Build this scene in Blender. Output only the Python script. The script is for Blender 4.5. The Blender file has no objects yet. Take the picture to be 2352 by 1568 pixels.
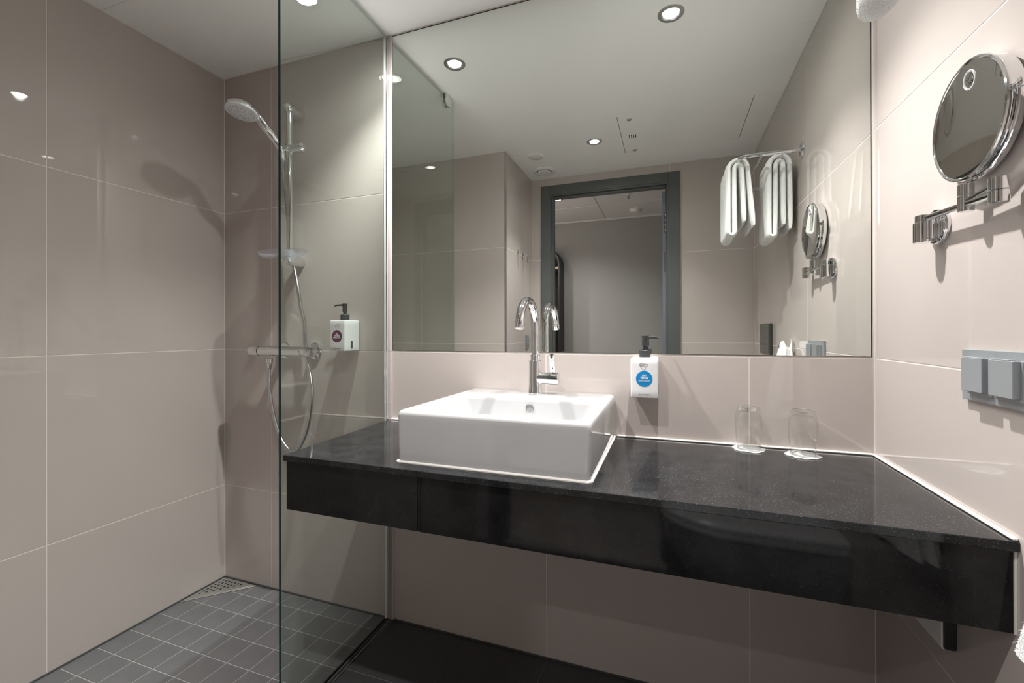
import bpy, bmesh, math, random
from mathutils import Vector, Matrix
random.seed(7)
PI = math.pi
C = bpy.context.scene.collection

# ------------------------------------------------------------------ camera, world, light, exposure
sc = bpy.context.scene
cam_d = bpy.data.cameras.new('camera')
cam = bpy.data.objects.new('camera', cam_d)
C.objects.link(cam)
sc.camera = cam
F_PX, CY, YAW, PITCH, ROLL = 1012.2565, 760.9163, 0.3419, 0.0020, -0.0024
CAM = Vector((1.8576, -1.4156, 1.0793))
fw = Vector((-math.sin(YAW), math.cos(YAW), 0)); rt = Vector((math.cos(YAW), math.sin(YAW), 0)); up = Vector((0, 0, 1))
fw2 = fw * math.cos(PITCH) + up * math.sin(PITCH)
up2 = -fw * math.sin(PITCH) + up * math.cos(PITCH)
rt3 = rt * math.cos(ROLL) + up2 * math.sin(ROLL)
up3 = -rt * math.sin(ROLL) + up2 * math.cos(ROLL)
m = Matrix((rt3, up3, -fw2)).transposed().to_4x4()
m.translation = CAM
cam.matrix_world = m
cam_d.sensor_width = 36.0
cam_d.sensor_fit = 'HORIZONTAL'
cam_d.lens = F_PX / 2352 * 36.0
cam_d.shift_y = -(784 - CY) / 2352
cam_d.clip_start = 0.02

w = bpy.data.worlds.new('world')
sc.world = w
w.use_nodes = True
w.node_tree.nodes['Background'].inputs[0].default_value = (0.8, 0.85, 1, 1)
w.node_tree.nodes['Background'].inputs[1].default_value = 0.05

sc.view_settings.view_transform = 'Standard'
sc.view_settings.look = 'None'
sc.view_settings.gamma = 1
sc.view_settings.use_curve_mapping = False
sc.view_settings.exposure = 0.37
sc.cycles.max_bounces = 16
sc.cycles.diffuse_bounces = 8
sc.cycles.glossy_bounces = 8
sc.cycles.transparent_max_bounces = 24
sc.cycles.sample_clamp_indirect = 6

SPOT_W = 86.0           # each bathroom downlight: wide beam, spill
SPOT_ANGLE = 106.0
SPOT_BLEND = 0.75
GLOW_W = 13.0          # wide spill around each lamp
HALL_W = 70.0
LAMPS = [(1.016, -0.241), (1.868, -0.237), (1.447, -1.196)]

# ------------------------------------------------------------------ constants of the room
XR, YD, ZC = 2.369, -1.710, 2.203      # right wall, door wall, ceiling
ZG = [0.0, 0.4085, 1.0085, 1.6085, ZC]  # wall tile courses
YS, XS = -1.148, 0.905                  # shower end wall and its outer corner
ZK = 0.7527                             # counter top

# ------------------------------------------------------------------ materials
def nodes(name):
    mt = bpy.data.materials.new(name); mt.use_nodes = True
    return mt, mt.node_tree, mt.node_tree.nodes['Principled BSDF']
def mat(name, col, rough=0.5, metal=0.0, spec=0.5, coat=0.0, noise=None, bump=None, ior=None):
    mt, nt, b = nodes(name)
    b.inputs['Base Color'].default_value = (*col, 1); b.inputs['Roughness'].default_value = rough
    b.inputs['Metallic'].default_value = metal; b.inputs['Specular IOR Level'].default_value = spec
    if ior: b.inputs['IOR'].default_value = ior
    b.inputs['Coat Weight'].default_value = coat; b.inputs['Coat Roughness'].default_value = 0.03
    if noise or bump:
        tc = nt.nodes.new('ShaderNodeTexCoord')
    if noise:                                # (scale, amount)
        n = nt.nodes.new('ShaderNodeTexNoise'); n.inputs['Scale'].default_value = noise[0]; n.inputs['Detail'].default_value = 4
        r = nt.nodes.new('ShaderNodeValToRGB'); a = noise[1]
        r.color_ramp.elements[0].position = .3; r.color_ramp.elements[1].position = .7
        r.color_ramp.elements[0].color = (*[max(0, c * (1 - a)) for c in col], 1); r.color_ramp.elements[1].color = (*[c * (1 + a) for c in col], 1)
        nt.links.new(tc.outputs['Object'], n.inputs['Vector']); nt.links.new(n.outputs['Fac'], r.inputs['Fac']); nt.links.new(r.outputs['Color'], b.inputs['Base Color'])
    if bump:                                 # (scale, strength, distance)
        n2 = nt.nodes.new('ShaderNodeTexNoise'); n2.inputs['Scale'].default_value = bump[0]; n2.inputs['Detail'].default_value = 3
        bp = nt.nodes.new('ShaderNodeBump'); bp.inputs['Strength'].default_value = bump[1]; bp.inputs['Distance'].default_value = bump[2]
        nt.links.new(tc.outputs['Object'], n2.inputs['Vector']); nt.links.new(n2.outputs['Fac'], bp.inputs['Height']); nt.links.new(bp.outputs['Normal'], b.inputs['Normal'])
    return mt
def mat_clear(name, tint, ior=1.5, rough=0.0, body=None):
    """thin clear pane: light passes tinted, the surface reflects by Fresnel"""
    mt = bpy.data.materials.new(name); mt.use_nodes = True; nt = mt.node_tree; nt.nodes.clear()
    o = nt.nodes.new('ShaderNodeOutputMaterial'); mx = nt.nodes.new('ShaderNodeMixShader'); fr = nt.nodes.new('ShaderNodeFresnel')
    t = nt.nodes.new('ShaderNodeBsdfTransparent'); g = nt.nodes.new('ShaderNodeBsdfGlossy')
    ge = nt.nodes.new('ShaderNodeNewGeometry'); mr = nt.nodes.new('ShaderNodeMapRange')
    mr.inputs['To Min'].default_value = ior; mr.inputs['To Max'].default_value = 1 / ior   # no refraction, so both faces reflect alike
    nt.links.new(ge.outputs['Backfacing'], mr.inputs['Value']); nt.links.new(mr.outputs[0], fr.inputs['IOR'])
    t.inputs['Color'].default_value = (*tint, 1); g.inputs['Roughness'].default_value = rough
    nt.links.new(fr.outputs[0], mx.inputs[0]); nt.links.new(t.outputs[0], mx.inputs[1]); nt.links.new(g.outputs[0], mx.inputs[2])
    out = mx
    if body:                                 # slightly milky plastic
        d = nt.nodes.new('ShaderNodeBsdfDiffuse'); d.inputs['Color'].default_value = (*body[0], 1)
        m2 = nt.nodes.new('ShaderNodeMixShader'); m2.inputs[0].default_value = body[1]
        nt.links.new(mx.outputs[0], m2.inputs[1]); nt.links.new(d.outputs[0], m2.inputs[2]); out = m2
    nt.links.new(out.outputs[0], o.inputs[0])
    return mt
def mat_solid(name):
    mt, nt, b = nodes(name); b.inputs['Transmission Weight'].default_value = 1; b.inputs['Roughness'].default_value = 0
    b.inputs['IOR'].default_value = 1.5; b.inputs['Base Color'].default_value = (.97, .99, .98, 1); return mt
def mat_edge(name, col):
    """cut edge of a pane: deep green from outside, clear when looked at through the pane"""
    mt, nt, b = nodes(name); b.inputs['Base Color'].default_value = (*col, 1); b.inputs['Roughness'].default_value = .12
    ge = nt.nodes.new('ShaderNodeNewGeometry'); mx = nt.nodes.new('ShaderNodeMixShader'); t = nt.nodes.new('ShaderNodeBsdfTransparent'); t.inputs[0].default_value = (.75, .85, .8, 1)
    nt.links.new(ge.outputs['Backfacing'], mx.inputs[0]); nt.links.new(b.outputs[0], mx.inputs[1]); nt.links.new(t.outputs[0], mx.inputs[2])
    nt.links.new(mx.outputs[0], nt.nodes['Material Output'].inputs[0]); return mt
def mat_emit(name, col, s):
    mt = bpy.data.materials.new(name); mt.use_nodes = True; nt = mt.node_tree; nt.nodes.clear()
    o = nt.nodes.new('ShaderNodeOutputMaterial'); e = nt.nodes.new('ShaderNodeEmission')
    e.inputs[0].default_value = (*col, 1); e.inputs[1].default_value = s
    nt.links.new(e.outputs[0], o.inputs[0]); return mt
def mat_stone(name, base, fleck, rough, scale, lo, hi):
    """black stone with fine bright flecks"""
    mt, nt, b = nodes(name)
    tc = nt.nodes.new('ShaderNodeTexCoord')
    v = nt.nodes.new('ShaderNodeTexNoise'); v.inputs['Scale'].default_value = scale; v.inputs['Detail'].default_value = 2; v.inputs['Roughness'].default_value = .7
    n = nt.nodes.new('ShaderNodeTexNoise'); n.inputs['Scale'].default_value = 22; n.inputs['Detail'].default_value = 5
    r = nt.nodes.new('ShaderNodeValToRGB'); r.color_ramp.elements[0].position = lo; r.color_ramp.elements[1].position = hi
    r.color_ramp.elements[0].color = (0, 0, 0, 1); r.color_ramp.elements[1].color = (1, 1, 1, 1)
    r2 = nt.nodes.new('ShaderNodeValToRGB'); r2.color_ramp.elements[0].position = .35; r2.color_ramp.elements[1].position = .7
    r2.color_ramp.elements[0].color = (*[c * .7 for c in base], 1); r2.color_ramp.elements[1].color = (*[c * 1.5 for c in base], 1)
    mx = nt.nodes.new('ShaderNodeMixRGB'); mx.inputs['Color2'].default_value = (*fleck, 1)
    nt.links.new(tc.outputs['Object'], v.inputs['Vector']); nt.links.new(tc.outputs['Object'], n.inputs['Vector'])
    nt.links.new(v.outputs['Fac'], r.inputs['Fac']); nt.links.new(n.outputs['Fac'], r2.inputs['Fac'])
    nt.links.new(r.outputs['Color'], mx.inputs['Fac']); nt.links.new(r2.outputs['Color'], mx.inputs['Color1'])
    nt.links.new(mx.outputs['Color'], b.inputs['Base Color'])
    b.inputs['Roughness'].default_value = rough; b.inputs['Specular IOR Level'].default_value = .28
    return mt
def mat_wood(name, c1, c2, rough=.45):
    mt, nt, b = nodes(name)
    tc = nt.nodes.new('ShaderNodeTexCoord'); mp = nt.nodes.new('ShaderNodeMapping'); mp.inputs['Scale'].default_value = (14, 14, 1.2)
    n = nt.nodes.new('ShaderNodeTexNoise'); n.inputs['Scale'].default_value = 3; n.inputs['Detail'].default_value = 6
    r = nt.nodes.new('ShaderNodeValToRGB'); r.color_ramp.elements[0].color = (*c1, 1); r.color_ramp.elements[1].color = (*c2, 1)
    nt.links.new(tc.outputs['Object'], mp.inputs['Vector']); nt.links.new(mp.outputs[0], n.inputs['Vector']); nt.links.new(n.outputs['Fac'], r.inputs['Fac'])
    nt.links.new(r.outputs['Color'], b.inputs['Base Color']); b.inputs['Roughness'].default_value = rough
    return mt

M = dict(
    tile=mat('wall_tile', (0.500, 0.446, 0.418), rough=0.018, spec=0.5, noise=(2.2, .02)),
    grout=mat('wall_grout', (0.72, 0.66, 0.61), rough=0.8),
    ceil=mat('ceiling_white', (0.93, 0.925, 0.91), rough=0.35, spec=.4),
    seam=mat('ceiling_seam', (0.62, 0.60, 0.58), rough=.6),
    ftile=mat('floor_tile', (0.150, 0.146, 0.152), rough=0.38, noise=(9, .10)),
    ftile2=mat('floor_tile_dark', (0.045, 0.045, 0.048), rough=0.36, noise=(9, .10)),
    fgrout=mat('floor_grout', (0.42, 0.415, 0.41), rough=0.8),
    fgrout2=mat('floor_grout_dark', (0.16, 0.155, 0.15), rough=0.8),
    caulk=mat('silicone', (0.80, 0.77, 0.73), rough=0.4),
    dkcaulk=mat('dark_silicone', (0.07, 0.07, 0.075), rough=0.5),
    chrome=mat('chrome', (0.80, 0.81, 0.82), rough=0.045, metal=1),
    satin=mat('satin_metal', (0.55, 0.55, 0.55), rough=0.28, metal=1),
    hose=mat('hose_metal', (0.60, 0.61, 0.62), rough=0.24, metal=1),
    grate=mat('grate_metal', (0.50, 0.49, 0.47), rough=0.35, metal=.8),
    black=mat('black', (0.008, 0.008, 0.009), rough=0.4),
    mirror=mat('mirror_silver', (0.80, 0.825, 0.795), rough=0.0, metal=1),
    mirror2=mat('mirror_plain', (0.88, 0.87, 0.85), rough=0.0, metal=1),
    mirror_dark=mat('mirror_edge', (0.012, 0.016, 0.014), rough=.3),
    ceramic=mat('ceramic', (0.45, 0.45, 0.455), rough=0.07, coat=.3),
    plastic=mat('white_plastic', (0.80, 0.80, 0.81), rough=0.25),
    facegrey=mat('shower_face', (0.66, 0.66, 0.67), rough=0.4),
    nozzle=mat('nozzle_grey', (0.25, 0.25, 0.25), rough=0.6),
    charcoal=mat('charcoal_plastic', (0.035, 0.037, 0.040), rough=0.38),
    blue=mat('blue_print', (0.0, 0.235, 0.56), rough=0.4),
    purple=mat('purple_print', (0.13, 0.016, 0.085), rough=0.4),
    white=mat('white_print', (0.88, 0.88, 0.88), rough=0.5),
    ink=mat('ink', (0.03, 0.03, 0.03), rough=0.5),
    window=mat('level_window', (0.06, 0.065, 0.07), rough=0.15),
    alu=mat('grey_switch', (0.33, 0.35, 0.37), rough=0.33, metal=.35),
    flush=mat('grey_flush', (0.075, 0.075, 0.07), rough=0.3),
    frame=mat('door_grey', (0.088, 0.094, 0.094), rough=0.42),
    dooredge=mat('door_edge', (0.16, 0.18, 0.215), rough=0.35),
    hallwall=mat('hall_paint', (0.345, 0.33, 0.325), rough=0.7, bump=(260, .15, .002)),
    hallceil=mat('hall_tile', (0.78, 0.75, 0.75), rough=0.7),
    hallrail=mat('hall_grid', (0.66, 0.63, 0.63), rough=0.5),
    oak=mat_wood('oak', (0.30, 0.20, 0.12), (0.46, 0.33, 0.21)),
    walnut=mat_wood('walnut', (0.028, 0.016, 0.010), (0.065, 0.040, 0.026)),
    hallfloor=mat_wood('hall_floor_wood', (0.36, 0.32, 0.28), (0.52, 0.47, 0.42)),
    towel=mat('terry', (0.84, 0.84, 0.83), rough=0.95, spec=.1, bump=(420, .5, .004)),
    paper=mat('paper', (0.86, 0.86, 0.85), rough=0.8),
    whitefit=mat('white_fitting', (0.78, 0.77, 0.75), rough=0.4),
    reflector=mat('reflector', (0.85, 0.85, 0.85), rough=0.15, metal=1),
    glassedge=mat_edge('glass_edge', (0.004, 0.030, 0.027)),
    lightgrey=mat('light_grey_plastic', (0.80, 0.80, 0.79), rough=0.4),
    stone=mat_stone('black_granite', (0.011, 0.0115, 0.0125), (0.105, 0.11, 0.115), 0.075, 430, .60, .74),
    panel=mat_stone('black_panel', (0.007, 0.007, 0.0075), (0.05, 0.052, 0.055), 0.06, 500, .64, .74),
    pane=mat_clear('shower_pane', (0.945, 0.972, 0.955)),
    tumbler=mat_clear('tumbler_glass', (0.992, 0.995, 0.993), ior=1.42),
    acrylic=mat_clear('clear_acrylic', (0.93, 0.93, 0.95), ior=1.5, rough=.05, body=((.8, .8, .84), .16)),
    solidglass=mat_solid('solid_glass'),
    lamp=mat_emit('lamp_glow', (1.0, 0.97, 0.93), 28.0),
    halllamp=mat_emit('hall_lamp_glow', (1.0, 0.96, 0.92), 12.0),
)

# ------------------------------------------------------------------ object helpers (geometry is written in world metres)
ORG = {}
def thing(name, label, cat, loc, group=None):
    o = bpy.data.objects.new(name, None); C.objects.link(o); o.location = loc; o.empty_display_size = .05
    o['label'] = label; o['category'] = cat
    if group: o['group'] = group
    ORG[o.name] = Vector(loc); return o
def tag(o, label, cat, group=None):
    o['label'] = label; o['category'] = cat
    if group: o['group'] = group
    return o
def obj(name, bm, mt, parent=None, loc=None, smooth=False, kind=None, label=None, angle=35):
    """one mesh object; bm in world coordinates, its origin moved to loc or to the parent's base"""
    if isinstance(mt, str): mt = [mt]
    o_ = Vector(loc) if loc is not None else (ORG[parent.name] if parent else Vector((0, 0, 0)))
    for v in bm.verts: v.co -= o_
    bmesh.ops.recalc_face_normals(bm, faces=bm.faces)
    if smooth:
        for f in bm.faces: f.smooth = True
        lim = math.radians(angle)
        for e in bm.edges:
            if len(e.link_faces) == 2 and e.calc_face_angle(0) > lim: e.smooth = False
    me = bpy.data.meshes.new(name); bm.to_mesh(me); bm.free()
    for x in mt: me.materials.append(M[x])
    o = bpy.data.objects.new(name, me); C.objects.link(o); ORG[o.name] = o_
    if parent:
        o.parent = parent; o.location = o_ - ORG[parent.name]
    else: o.location = o_
    if kind: o['kind'] = kind
    if label: o['label'] = label
    return o
def struct(name, bm, mt, parent=None, **k):
    return obj(name, bm, mt, parent, kind=None if parent else 'structure', **k)
B = bmesh.new
def box(bm, x0, x1, y0, y1, z0, z1, bev=0, seg=1, mi=0):
    vs = [bm.verts.new((x, y, z)) for x in (x0, x1) for y in (y0, y1) for z in (z0, z1)]
    fs = [bm.faces.new([vs[i] for i in q]) for q in ((0, 1, 3, 2), (4, 6, 7, 5), (0, 4, 5, 1), (2, 3, 7, 6), (0, 2, 6, 4), (1, 5, 7, 3))]
    for f in fs: f.material_index = mi
    if bev:
        es = list({e for f in fs for e in f.edges})
        bmesh.ops.recalc_face_normals(bm, faces=fs)
        bmesh.ops.bevel(bm, geom=es, offset=bev, segments=seg, affect='EDGES', profile=.5)
    return bm
def prism(bm, pts, z0, z1, axis='z', bev=0, seg=1, mi=0):
    """closed outline pts extruded from z0 to z1 along an axis"""
    def P(a, b, c): return {'z': (a, b, c), 'y': (a, c, b), 'x': (c, a, b)}[axis]
    lo = [bm.verts.new(P(a, b, z0)) for a, b in pts]; hi = [bm.verts.new(P(a, b, z1)) for a, b in pts]
    n = len(pts); fs = [bm.faces.new(lo[::-1]), bm.faces.new(hi)]
    for i in range(n): fs.append(bm.faces.new((lo[i], lo[(i + 1) % n], hi[(i + 1) % n], hi[i])))
    for f in fs: f.material_index = mi
    if bev:
        bmesh.ops.recalc_face_normals(bm, faces=fs)
        bmesh.ops.bevel(bm, geom=list({e for f in fs[:2] for e in f.edges}), offset=bev, segments=seg, affect='EDGES', profile=.5)
    return bm
def frame_of(d):
    d = Vector(d).normalized(); a = Vector((0, 0, 1)) if abs(d.z) < .9 else Vector((1, 0, 0))
    u = d.cross(a).normalized(); return d, u, u.cross(d).normalized()
def lathe(bm, o, d, prof, n=32, cap=True, mi=0):
    """profile [(r, h)] turned about the axis o + h*d"""
    d, u, v = frame_of(d); o = Vector(o); rings = []
    for r, h in prof:
        if r < 1e-6: rings.append([bm.verts.new(o + d * h)])
        else: rings.append([bm.verts.new(o + d * h + (u * math.cos(2 * PI * i / n) + v * math.sin(2 * PI * i / n)) * r) for i in range(n)])
    for a, b in zip(rings, rings[1:]):
        for i in range(n):
            j = (i + 1) % n
            if len(a) == 1 and len(b) == 1: continue
            if len(a) == 1: f = bm.faces.new((a[0], b[i], b[j]))
            elif len(b) == 1: f = bm.faces.new((a[i], b[0], a[j]))
            else: f = bm.faces.new((a[i], b[i], b[j], a[j]))
            f.material_index = mi
    if cap:
        for r in (rings[0], rings[-1]):
            if len(r) > 2: bm.faces.new(r).material_index = mi
    return bm
def cyl(bm, a, b, r, n=24, ch=0, mi=0):
    a, b = Vector(a), Vector(b); L = (b - a).length
    pr = [(r, 0), (r, L)] if not ch else [(r - ch, 0), (r, ch), (r, L - ch), (r - ch, L)]
    return lathe(bm, a, b - a, pr, n, mi=mi)
def spline(pts, k=8):
    """Catmull-Rom through the points"""
    P = [Vector(p) for p in pts]; P = [2 * P[0] - P[1]] + P + [2 * P[-1] - P[-2]]; out = []
    for i in range(1, len(P) - 2):
        for s in range(k):
            t = s / k; a, b, c, d = P[i - 1:i + 3]
            out.append(.5 * ((2 * b) + (c - a) * t + (2 * a - 5 * b + 4 * c - d) * t * t + (3 * b - a - 3 * c + d) * t ** 3))
    return out + [P[-2]]
def tube(bm, pts, r, n=16, cap=True, radii=None, mi=0):
    pts = [Vector(p) for p in pts]; rings = []; u = None
    for i, p in enumerate(pts):
        d = (pts[min(i + 1, len(pts) - 1)] - pts[max(i - 1, 0)]).normalized()
        if u is None: _, u, v = frame_of(d)
        u = (u - d * u.dot(d)).normalized(); v = d.cross(u)
        rr = radii[i] if radii else r
        rings.append([bm.verts.new(p + (u * math.cos(2 * PI * k / n) + v * math.sin(2 * PI * k / n)) * rr) for k in range(n)])
    for a, b in zip(rings, rings[1:]):
        for i in range(n): bm.faces.new((a[i], b[i], b[(i + 1) % n], a[(i + 1) % n])).material_index = mi
    if cap:
        bm.faces.new(rings[0]); bm.faces.new(rings[-1])
    return bm
def torus(bm, o, d, R, r, n=48, m_=12):
    d, u, v = frame_of(d); o = Vector(o); g = []
    for i in range(n):
        a = 2 * PI * i / n; e = u * math.cos(a) + v * math.sin(a)
        g.append([bm.verts.new(o + e * (R + r * math.cos(2 * PI * k / m_)) + d * r * math.sin(2 * PI * k / m_)) for k in range(m_)])
    for i in range(n):
        for k in range(m_): bm.faces.new((g[i][k], g[(i + 1) % n][k], g[(i + 1) % n][(k + 1) % m_], g[i][(k + 1) % m_]))
    return bm
def rrect(x0, x1, y0, y1, r, k=6):
    r = max(1e-4, min(r, (x1 - x0) / 2 - 1e-4, (y1 - y0) / 2 - 1e-4)); out = []
    for cx, cy, a0 in ((x1 - r, y1 - r, 0), (x0 + r, y1 - r, PI / 2), (x0 + r, y0 + r, PI), (x1 - r, y0 + r, 1.5 * PI)):
        for i in range(k + 1): a = a0 + PI / 2 * i / k; out.append((cx + r * math.cos(a), cy + r * math.sin(a)))
    return out
def loft(bm, loops, cap0=True, cap1=True, mi=0):
    """bridge loops of equal count [(x, y, z), ...]"""
    R = [[bm.verts.new(p) for p in l] for l in loops]; n = len(R[0])
    for a, b in zip(R, R[1:]):
        for i in range(n): bm.faces.new((a[i], a[(i + 1) % n], b[(i + 1) % n], b[i])).material_index = mi
    if cap0: bm.faces.new(R[0][::-1]).material_index = mi
    if cap1: bm.faces.new(R[-1]).material_index = mi
    return bm
def strokes(bm, lines, y, r=.00035):
    for l in lines: tube(bm, [(a, y, b) for a, b in l], r, 5)
    return bm
def text(name, body, size, loc, rot, mt, parent, bold=0.0, sx=1.0):
    cu = bpy.data.curves.new(name, 'FONT'); cu.body = body; cu.size = size; cu.align_x = 'CENTER'; cu.align_y = 'CENTER'
    cu.offset = bold; cu.extrude = .00012; cu.resolution_u = 3
    cu.materials.append(M[mt])
    t0 = bpy.data.objects.new(name + '_curve', cu); C.objects.link(t0)
    me = bpy.data.meshes.new_from_object(t0.evaluated_get(bpy.context.evaluated_depsgraph_get()))
    bpy.data.objects.remove(t0); bpy.data.curves.remove(cu)
    me.name = name; t = bpy.data.objects.new(name, me)
    C.objects.link(t); t.parent = parent; t.location = Vector(loc) - ORG[parent.name]; t.rotation_euler = rot; t.scale = (sx, 1, 1)
    ORG[t.name] = Vector(loc); return t

# ------------------------------------------------------------------ tiles: shared mesh per size, one object each
TM = {}
def tile(parent, a0, a1, b0, b1, face, pos, mt='tile', gap=.003, d=.006, name='tile', bev=.0006):
    """a tile a0..a1 x b0..b1 on a wall; face: 'y-','x+','x-','y+','z+','z-' = the way it looks, pos = coordinate of its surface"""
    wa, wb = round(a1 - a0 - gap, 5), round(b1 - b0 - gap, 5)
    if wa < .006 or wb < .006: return
    key = (wa, wb, face, mt, d)
    if key not in TM:
        bm = B(); h = (wa / 2, wb / 2)
        ax = face[0]; s = 1 if face[1] == '+' else -1
        lo, hi = sorted((0, -s * d))
        if ax == 'y': box(bm, -h[0], h[0], lo, hi, -h[1], h[1])
        elif ax == 'x': box(bm, lo, hi, -h[0], h[0], -h[1], h[1])
        else: box(bm, -h[0], h[0], -h[1], h[1], lo, hi)
        bmesh.ops.recalc_face_normals(bm, faces=bm.faces)
        k = 'xyz'.index(ax)
        top = [f for f in bm.faces if f.normal[k] * s > .9]
        bmesh.ops.bevel(bm, geom=list({e for f in top for e in f.edges}), offset=bev, segments=1, affect='EDGES')
        me = bpy.data.meshes.new(name); bm.to_mesh(me); bm.free(); me.materials.append(M[mt]); TM[key] = me
    o = bpy.data.objects.new(name, TM[key]); C.objects.link(o); o.parent = parent
    ca, cb = (a0 + a1) / 2, (b0 + b1) / 2
    o.location = {'y': (ca, pos, cb), 'x': (pos, ca, cb), 'z': (ca, cb, pos)}[face[0]]
    return o

# ------------------------------------------------------------------ the room
R_ = .0007                                # grout lies this far behind the tile face
wb_ = struct('wall_back', box(B(), -.12, XR + .12, R_, .12, -.1, ZC + .1), 'grout')
XG = [0, .273, .873, 1.473, 2.073, XR]
for i in range(5):
    for k in range(4):
        if i >= 2 and k >= 2: continue    # the mirror is here
        tile(wb_, XG[i], XG[i + 1], ZG[k], ZG[k + 1], 'y-', 0)
wl = struct('wall_left', box(B(), -.12, -R_, -1.30, R_, -.1, ZC + .1), 'grout')
for a, b in ((-.594, 0), (YS, -.594)):
    for k in range(4): tile(wl, a, b, ZG[k], ZG[k + 1], 'x+', 0)
wr = struct('wall_right', box(B(), XR + R_, XR + .12, -1.86, R_, -.1, ZC + .1), 'grout')
for a, b in ((-.600, 0), (-1.200, -.600), (YD, -1.200)):
    for k in range(4): tile(wr, a, b, ZG[k], ZG[k + 1], 'x-', XR)
DX0, DX1, DZ = 1.035, 1.868, 2.085        # rough opening of the door
bm = B()
for x0, x1, z0, z1 in ((XS - .1, DX0, -.1, ZC + .1), (DX1, XR + .12, -.1, ZC + .1), (DX0, DX1, DZ, ZC + .1)): box(bm, x0, x1, YD - .10, YD - R_, z0, z1)
wf = struct('wall_front', bm, 'grout')
for k in range(4):
    tile(wf, XS, DX0, ZG[k], ZG[k + 1], 'y+', YD); tile(wf, DX1, XR, ZG[k], ZG[k + 1], 'y+', YD)
tile(wf, DX0, 1.453, DZ, ZC, 'y+', YD); tile(wf, 1.453, DX1, DZ, ZC, 'y+', YD)
wp = struct('wall_partition', box(B(), -.12, XS - R_, YD - .10, YS - R_, -.1, ZC + .1), 'grout')
for a, b in ((0, .303), (.303, XS)):
    for k in range(4): tile(wp, a, b, ZG[k], ZG[k + 1], 'y+', YS)
for k in range(4): tile(wp, YD, YS, ZG[k], ZG[k + 1], 'x+', XS)
struct('trim_1', box(B(), XS - .008, XS + .0025, YS - .008, YS + .0025, 0, ZC, .001), 'satin')

# ceiling of white panels with hair joints
ce = struct('ceiling', box(B(), -.12, XR + .12, YD - .0, .12, ZC + .004, ZC + .1), 'seam')
for a, b in ((-.450, 0), (-.940, -.450), (-1.430, -.940), (YD, -1.430)):
    if a == -1.430:
        tile(ce, 0, 1.604, a, b, 'z-', ZC, 'ceil', .0012, .004, 'ceiling_panel', .0004)
        tile(ce, 1.604, 2.244, a, b, 'z-', ZC, 'ceil', .003, .004, 'access_hatch', .0004)
        tile(ce, 2.244, XR, a, b, 'z-', ZC, 'ceil', .0012, .004, 'ceiling_panel', .0004)
    else: tile(ce, 0, XR, a, b, 'z-', ZC, 'ceil', .0012, .004, 'ceiling_panel', .0004)
bm = B(); [lathe(bm, (1.663, y, ZC + .001), (0, 0, -1), [(.0125, 0), (.0125, .004), (.010, .0055)], 20) for y in (-.985, -1.400)]
obj('hatch_lock', bm, 'satin', ce, smooth=True)
bm = B(); [box(bm, 1.645 + i * .0115, 1.650 + i * .0115, -1.222, -1.178, ZC - .0006, ZC + .002) for i in range(4)]
obj('hatch_slot', bm, 'black', ce)
bm = B(); box(bm, 1.6022, 1.6058, -1.430, -.940, ZC - .0003, ZC + .002); box(bm, 2.2422, 2.2458, -1.430, -.940, ZC - .0003, ZC + .002)
obj('hatch_gap', bm, 'nozzle', ce)

# floors
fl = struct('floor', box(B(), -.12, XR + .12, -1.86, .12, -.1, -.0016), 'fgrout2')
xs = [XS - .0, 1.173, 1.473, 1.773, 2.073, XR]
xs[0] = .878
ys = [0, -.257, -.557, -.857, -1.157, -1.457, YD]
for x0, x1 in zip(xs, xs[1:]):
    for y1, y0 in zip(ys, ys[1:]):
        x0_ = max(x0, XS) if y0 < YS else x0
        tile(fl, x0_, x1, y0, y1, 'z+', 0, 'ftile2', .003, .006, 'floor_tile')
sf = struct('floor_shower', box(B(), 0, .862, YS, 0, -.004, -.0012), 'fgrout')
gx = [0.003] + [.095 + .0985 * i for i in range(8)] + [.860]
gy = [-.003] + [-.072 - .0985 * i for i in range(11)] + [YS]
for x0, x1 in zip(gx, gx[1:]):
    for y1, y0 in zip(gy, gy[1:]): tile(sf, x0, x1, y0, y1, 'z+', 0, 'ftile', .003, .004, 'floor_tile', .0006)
bm = B(); box(bm, 0, .86, -.005, 0, 0, .005); box(bm, 0, .005, YS, 0, 0, .005); box(bm, .88, XR, -.004, 0, 0, .004); box(bm, XR - .004, XR, YD, 0, 0, .004)
struct('trim_2', bm, 'dkcaulk')           # sealant at the foot of the walls
bm = B()
box(bm, 0, .0022, -.0022, 0, 0, ZC); box(bm, XR - .0022, XR, -.0022, 0, 0, ZC)
struct('trim_3', bm, 'caulk')             # light joint up the room's corners

# ------------------------------------------------------------------ door frame, door, hall
bm = B()
YF = YD + .014
for x0, x1, z0, z1 in ((.977, 1.046, 0, 2.145), (1.858, 1.930, 0, 2.145)): box(bm, x0, x1, YD, YF, z0, z1, .002)
box(bm, 1.046, 1.858, YD, YF, 2.078, 2.145, .002)
fr = struct('trim_4', bm, 'frame')
bm = B()
for x0, x1 in ((1.046, 1.056), (1.848, 1.858)): box(bm, x0, x1, YD - .10, YF - .004, 0, 2.078)
box(bm, 1.056, 1.848, YD - .10, YF - .004, 2.068, 2.078)
for x0, x1 in ((1.056, 1.066), (1.840, 1.848)): box(bm, x0, x1, YD - .050, YD - .010, 0, 2.068, .002)
box(bm, 1.066, 1.840, YD - .050, YD - .010, 2.056, 2.068, .002)
obj('door_lining', bm, 'frame', fr)
dr = struct('door_1', box(B(), 1.818, 1.854, -2.56, -1.766, .008, 2.040, .001), 'frame')
bm = B(); box(bm, 1.8185, 1.8535, -1.7665, -1.7655, .01, 2.038)
obj('door_edge', bm, 'dooredge', dr)
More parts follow.
